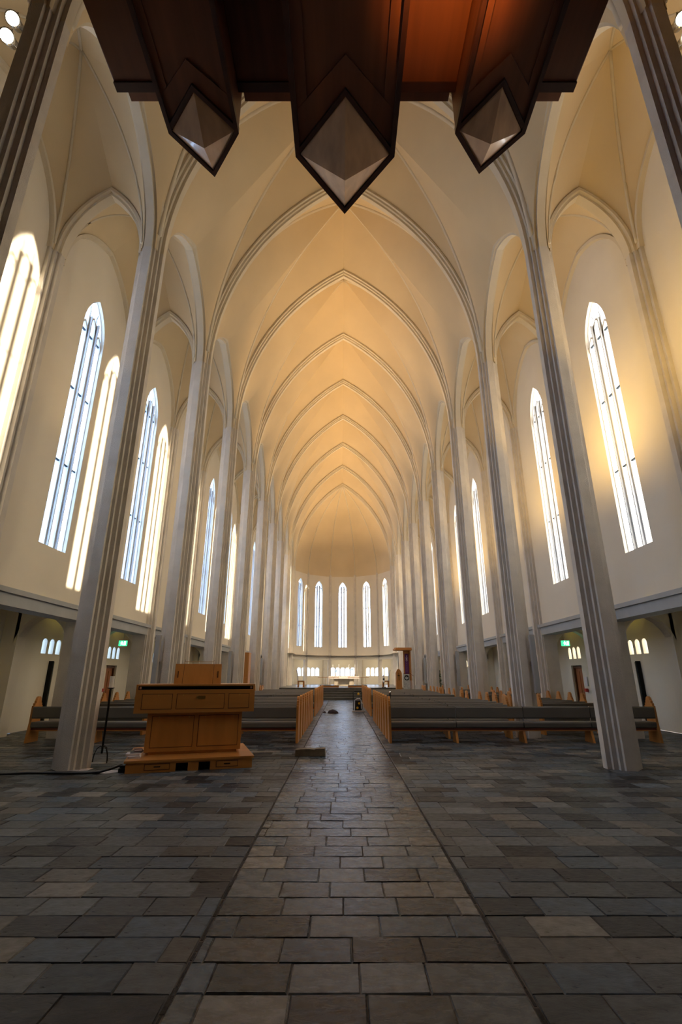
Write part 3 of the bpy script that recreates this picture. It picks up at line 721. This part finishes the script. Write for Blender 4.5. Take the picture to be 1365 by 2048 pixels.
# ================================================================== CHANCEL
ZF = .485
al = thing('altar', 'long pale stone altar in the apse under a pink white cloth', 'altar', (.09, 28.6, ZF))
for x in (-.42, .42):
    b = MB(); b.box(x - .12, x + .12, -.14, .14, 0, .42); b.build('leg', 'marble', al)
b = MB(); b.box(-.30, .30, -.02, .12, 0, .40); b.build('back_slab', 'marble', al)
b = MB(); b.box(-.78, .78, -.22, .22, .42, .50); b.build('table_top', 'marble', al)
b = MB(); b.box(-.83, .83, -.235, .235, .50, .51); b.box(-.83, .83, -.24, -.23, .37, .505); b.box(-.84, -.82, -.235, .235, .22, .505); b.box(.82, .84, -.235, .235, .22, .505); b.box(-.83, .83, .23, .24, .37, .505)
o = b.build('altar_cloth', 'linen', loc=(.09, 28.6, ZF)); tag(o, 'pinkish white cloth hanging over the altar top and ends', 'cloth')
for x, n_ in ((-.62, 'leftmost'), (-.29, 'second from left'), (.29, 'third from left'), (.62, 'rightmost')):
    r = thing('candlestick', '%s of the four tall candles on the altar' % n_, 'candle', (.09 + x, 28.6, ZF + .511), 0, 'altar candles')
    b = MB(); b.tube([(0, 0, 0), (0, 0, .02), (0, 0, .03), (0, 0, .10), (0, 0, .11)], [.05, .045, .012, .012, .03], 10); b.build('holder', 'brass', r)
    b = MB(); b.tube([(0, 0, .11), (0, 0, .62)], .024, 10); b.build('taper', 'wax', r)
for x, n_ in ((-.45, 'left'), (.45, 'right')):
    r = thing('flower_vase', 'vase with green leaves on the %s half of the altar' % n_, 'vase', (.09 + x, 28.6, ZF + .511), 0, 'altar vases')
    b = MB(); b.tube([(0, 0, 0), (0, 0, .06), (0, 0, .12), (0, 0, .16)], [.03, .045, .025, .035], 10); b.build('vase', 'silver', r)
    b = MB()
    for q in range(26):
        a = random.uniform(0, 2 * PI); rr = random.uniform(.02, .10); z = random.uniform(.17, .40); p = Vector((rr * math.cos(a), rr * math.sin(a), z)); d = Vector((random.uniform(-1, 1), random.uniform(-1, 1), random.uniform(-.3, 1))).normalized() * .045; s2 = d.cross(Vector((.3, .5, .8))).normalized() * .02
        b.face(tuple(p - d), tuple(p + s2), tuple(p + d), tuple(p - s2))
    b.tube([(0, 0, .1), (.01, 0, .3)], .006, 5); b.build('leaves', 'leaf', r)
for sx, n_ in ((-1, 'left'), (1, 'right')):
    r = thing('kneeler_rail', 'oak kneeling bench with thin rail, %s of the altar steps' % n_, 'kneeler', (.05 + sx * .68, 25.0, ZF), 0, 'communion kneelers')
    b = MB(); b.box(-.46, .46, -.10, .10, .0, .07); b.build('kneeler', 'oak_h', r)
    b = MB(); b.box(-.46, .46, -.11, .11, .07, .095); b.build('cushion', 'cushion', r)
    b = MB(); b.box(-.46 - .1 * (sx < 0), .46 + .1 * (sx > 0), .16, .20, .44, .46); b.build('rail', 'oak_h', r)
    for x in (-.42, -.2, 0, .2, .42):
        b = MB(); b.tube([(x, .18, 0), (x, .18, .44)], .007, 5); b.build('baluster', 'brass', r)
def chair(x, y, rz, label):
    r = thing('chancel_chair', label, 'chair', (x, y, ZF), rz, 'chancel chairs')
    for s_ in (-1, 1):
        b = MB(); b.box(s_ * .15 - .02, s_ * .15 + .02, -.16, -.10, 0, .26); b.build('leg', 'oak', r)
        b = MB(); b.box(s_ * .15 - .02, s_ * .15 + .02, .10, .16, 0, .26); b.build('leg', 'oak', r)
    b = MB(); b.box(-.17, .17, -.17, .17, .24, .275); b.build('seat', 'oak', r); b = MB(); b.box(-.15, .15, -.15, .15, .275, .30); b.build('cushion', 'cushion', r, bevel=.01)
    pts = [(.13, .29), (.15, .45), (.17, .62), (.22, .80)]
    b = MB(); b.grid([[(x_, p[0], p[1]) for p in pts] for x_ in (-.14, .14)]); b.grid([[(x_, p[0] + .03, p[1]) for p in pts] for x_ in (.14, -.14)])
    b.face((-.14, .22, .80), (.14, .22, .80), (.14, .25, .80), (-.14, .25, .80))
    for x_ in (-.14, .14): b.grid([[(x_, p[0], p[1]) for p in pts], [(x_, p[0] + .03, p[1]) for p in pts]])
    b.build('backrest', 'speaker', r)
chair(-2.05, 25.6, PI / 2, 'tall-backed wooden chair on the left of the chancel'); chair(2.15, 25.6, -PI / 2, 'tall-backed wooden chair on the right of the chancel, beside the pulpit')
r = thing('candle_holder', 'tall dark stand holding a large white candle by the right chancel chair', 'candle stand', (1.98, 24.7, ZF))
b = MB(); b.tube([(0, 0, 0), (0, 0, .02), (0, 0, .03), (0, 0, .20), (0, 0, .23)], [.10, .10, .02, .02, .06], 12); b.build('stand', 'iron', r)
b = MB(); b.tube([(0, 0, .23), (0, 0, .33)], .05, 12); b.build('lower_wax', 'wax', r); b = MB(); b.tube([(0, 0, .33), (0, 0, .42)], .045, 12); b.build('painted_band', 'black', r); b = MB(); b.tube([(0, 0, .42), (0, 0, .56)], .04, 12); b.build('candle', 'wax', r)

# ---- pulpit
pu = thing('pulpit', 'oak pulpit with canopy and purple cloth at the front right', 'pulpit', (2.72, 22.3, 0))
b = MB(); b.prism([(-.42, -.05), (-.34, -.20), (-.17, -.22), (-.13, .05), (-.2, .3), (-.40, .2)], .28, 1.15); body = b.build('body', 'oak', pu)
b = MB(); b.prism([(-.41, .30), (-.37, .26), (-.26, .26), (-.205, .32), (-.19, .50), (-.19, 1.18), (-.26, 1.27), (-.31, 1.30), (-.36, 1.27), (-.41, 1.18)], -.27, -.22, 'y'); b.build('front_panel', 'oak', body, bevel=.005)
b = MB(); b.box(-.315, -.295, -.285, -.27, .82, 1.12); b.box(-.355, -.255, -.285, -.27, 1.0, 1.025); b.build('cross', 'iron', body)
b = MB(); b.box(-.14, .30, -.18, .25, .30, .42); b.box(.22, .30, -.12, .12, 0, .30); b.box(-.38, -.1, -.1, .2, 0, .30); b.build('platform', 'oak_h', pu)
b = MB(); b.prism([(-.02, .26), (.27, .26), (.27, .33), (-.02, .33)], .42, 2.08); b.build('back_board', 'oak', pu)
for x in (.25,):
    b = MB(); b.prism([(x, .10), (x + .05, .10), (x + .05, .33), (x, .33)], .42, 2.08); b.build('side_board', 'oak', pu)
b = MB(); b.prism([(-.50, .0), (-.42, -.25), (.30, -.30), (.33, .35), (-.40, .30)], 2.06, 2.13); b.prism([(-.45, .0), (-.38, -.2), (.30, -.25), (.30, .3), (-.35, .25)], 2.13, 2.18); b.build('canopy', 'oak_h', pu, bevel=.008)
b = MB(); b.box(.04, .21, .24, .26, 1.08, 1.94); bn = b.build('banner', 'purple', pu)
b = MB(); b.box(.118, .132, .232, .24, 1.60, 1.85); b.prism([(.125, 1.80), (.155, 1.83), (.15, 1.87), (.12, 1.87), (.12, 1.855), (.14, 1.85), (.14, 1.835), (.125, 1.82)], .232, .24, 'y')
for s_ in (-1, 1): b.prism([(.125 - .05 * s_, 1.66), (.125 - .04 * s_, 1.65), (.125 + .05 * s_, 1.77), (.125 + .04 * s_, 1.78)], .230, .238, 'y')
for z in (1.2, 1.28, 1.36, 1.44, 1.52): b.box(.118, .132, .232, .24, z, z + .03)
b.build('emblem', 'silver', bn)
b = MB(); b.box(-.12, .16, -.22, -.20, .44, 1.08); lecf = b.build('lectern_cloth', 'greycloth', pu)
b = MB(); b.tube([(.04, -.222, .93), (.04, -.226, .93)], .11, 18); b.build('round_emblem', 'iron', lecf)
b = MB(); b.prism([(-.03, .90), (.04, .85), (.11, .90), (.12, .99), (.07, .94), (.04, 1.01), (.01, .94), (-.04, .99)], -.232, -.226, 'y'); b.build('emblem_leaves', 'greycloth', lecf)
b = MB(); b.tube([(-.1, -.2, 1.10), (.18, -.2, 1.12), (.34, -.15, 1.0)], .010, 6); b.build('hand_rail', 'redwood', pu)
for i in range(5):
    x = .12 + i * .045; b = MB(); b.box(x, x + .02, -.215, -.20, .46, .82); b.build('baluster', 'wax', pu)

# ---- column speakers, exit signs, fire boxes, plant, cabinet
for sx, side in ((-1, 'left'), (1, 'right')):
    for k, ln in ((1, 'second'), (3, 'fourth'), (5, 'sixth')):
        y = YK(k); r = thing('column_speaker', 'slim grey column loudspeaker on the %s pillar of the %s row' % (ln, side), 'loudspeaker', (sx * (PX + .17), y - .22, .72), 0, 'column speakers')
        b = MB(); b.box(-.045, .045, -.04, .04, 0, .98); b.build('cabinet', 'speaker', r, bevel=.006)
        b = MB(); b.box(-.036, .036, -.046, -.04, .02, .96); b.build('grille', 'ledge', r)
        b = MB(); b.box(-.02, .02, .04, .12, .45, .53); b.build('bracket', 'iron', r)
    y = YK(2) + .25
    r = thing('exit_sign', 'green lit emergency exit sign hanging above the %s side door arch' % side, 'sign', (sx * 5.45, y, 1.70), 0, 'exit signs')
    b = MB(); b.box(-.10, .10, -.02, .02, 0, .13); b.build('case', 'green', r, bevel=.004)
    b = MB()      # door and running figure pictogram
    b.box(.03, .075, -.024, -.02, .02, .11); b.tube([(-.02, -.024, .105), (-.02, -.020, .105)], .011, 8); b.box(-.03, -.008, -.024, -.02, .055, .09)
    b.prism([(-.03, .055), (-.015, .055), (-.035, .02), (-.05, .02)], -.024, -.02, 'y'); b.prism([(-.02, .055), (-.005, .055), (.02, .025), (.01, .015)], -.024, -.02, 'y'); b.prism([(-.03, .085), (-.03, .075), (-.06, .06), (-.065, .07)], -.024, -.02, 'y'); b.prism([(-.01, .085), (-.01, .075), (.02, .065), (.02, .075)], -.024, -.02, 'y')
    b.build('pictogram', 'signwhite', r)
    b = MB(); b.tube([(0, 0, .13), (0, 0, .54)], .008, 5); b.build('hanger', 'chrome', r)
    yc = (YK(2) + YK(3)) / 2
    b = MB(); b.box(min(sx * 6.12, sx * 6.19), max(sx * 6.12, sx * 6.19), yc - .52, yc - .44, .62, .70); o = b.build('fire_alarm', 'red', bevel=.006); tag(o, 'red fire alarm box on the wall beside the %s side door' % side, 'alarm')
    b = MB(); b.box(min(sx * 6.17, sx * 6.195), max(sx * 6.17, sx * 6.195), yc - .56, yc - .43, .76, .98); o = b.build('notice', 'paper'); tag(o, 'white notice on the wall above the red alarm by the %s side door' % side, 'notice')
for k, side, sx in ((0, 'left', -1), (0, 'right', 1)):
    pass
# tall orange wood cabinet between far left pillars
r = thing('wood_cabinet', 'tall orange wood cabinet between the left pillars near the chancel', 'cabinet', (-3.35, YK(4) - .9 , 0))
b = MB(); b.box(-.12, .22, -.2, .2, 0, 1.75); b.build('body', 'oak', r, bevel=.006)
b = MB(); b.box(-.10, .20, -.215, -.2, .06, .95); b.build('door', 'oak', r, bevel=.004); b = MB(); b.box(-.10, .20, -.215, -.2, 1.0, 1.70); b.build('door', 'oak', r, bevel=.004)
# fir behind the far right pillars
r = thing('small_fir_tree', 'dark green potted fir tree in the right side aisle behind the pillars', 'tree', (4.15, 21.9, 0))
b = MB(); b.tube([(0, 0, 0), (0, 0, .18)], [.12, .15], 12); b.build('pot', 'stone', r)
b = MB(); b.tube([(0, 0, .18), (0, 0, 1.25)], [.02, .006], 6); b.build('trunk', 'oak_dark', r)
b = MB()
for i in range(420):
    z = random.uniform(.25, 1.25); rr = .27 * (1.27 - z) + .02; a = random.uniform(0, 2 * PI); p = Vector((0, 0, z)); q = Vector((math.cos(a) * rr, math.sin(a) * rr, z - rr * .25)); d = (q - p); s2 = Vector((-d.y, d.x, 0)).normalized() * .018
    b.face(tuple(p), tuple(p + d * .6 + s2), tuple(q), tuple(p + d * .6 - s2))
b.build('needles', 'leaf', r)

# ================================================================== window portals (they only guide sky light) and added warm fill lamps
def portal(F, hw, z0, z1, d=.3):
    l = bpy.data.lights.new('portal', 'AREA'); l.shape = 'RECTANGLE'; l.size = hw * 2 * S; l.size_y = (z1 - z0) * S; l.cycles.is_portal = True
    o = bpy.data.objects.new('portal', l); COL.objects.link(o); zc = (z0 + z1) / 2
    a = Vector(F(0, d, zc)); b = Vector(F(0, 0, zc)); o.location = a * S; o.rotation_euler = (b - a).to_track_quat('-Z', 'Y').to_euler()
for sx in (-1, 1):
    for k in range(-1, K1): portal(side_frame(sx, (YK(k) + YK(k + 1)) / 2), .385, 2.98, 7.9)
    for k in range(-1, K1): portal(outer_frame(sx, (YK(k) + YK(k + 1)) / 2), .36, 1.42, 1.76)
for i in range(-2, 3):
    portal(apse_frame(2 * i * A15, dist), .28, 2.8, 7.1); portal(apse_frame(2 * i * A15, dist2), .84, 1.0, 1.54)

# unseen warm lamps, added to brighten the vaults and side walls
for sx in (-1, 1):
    for k in range(-1, K1 + 1):
        area((sx * 2.55, YK(k), 7.0), (-sx * .2, YK(k) + .7, 14), .4, .4, 2 if k < 1 else 14 if k < 2 else 46, (1, .66, .32), 85)
    for k in range(-1, K1):
        ym = (YK(k) + YK(k + 1)) / 2
        area((sx * 3.55, ym, 4.9), (sx * (4.9 if sx > 0 else 4.5), ym, 6.2 if sx > 0 else 9.0), 1.4, 1.4, (62 if k < 1 else 36) if sx > 0 else 8, (1, .62, .17))  # added between the pillars for a warm glow round the windows

for sx in (-1, 1):      # unseen lamps added by the last free pillars to brighten altar and apse
    area((sx * 2.75, YK(6), 6.8), (0, 28.6, 1.0), .3, .3, 110, (1, .80, .55), 60)
    area((sx * 2.75, YK(6) + .6, 7.0), (0, 33.5, 6.5), .3, .3, 16, (1, .74, .42), 110)
# unseen building shape, added to keep the low sun off the small aisle windows
bd = struct('sun_blocker', (20, 10, 0))
b = MB(); b.box(0, 5, -22, 22, -1, 2.3); b.build('wall', 'plaster', bd)  # body of the added sun blocker
b = MB(); b.prism([(-.2, 2.3), (5.2, 2.3), (2.5, 2.75)], -22.3, 22.3, 'y'); b.build('blocker_roof', 'ledge', bd)
# the nave sits a hand's breadth right of the aisle centre line
for o in list(COL.objects):
    if o.parent is None and (o.type == 'LIGHT' and o.name != 'sun' or o.get('kind') == 'structure' and o.name != 'floor' or o.name.startswith(('pillar', 'column_speaker', 'light_rail', 'spotlight', 'exit_sign', 'notice', 'fire_alarm'))):
        o.location.x += .03 * S
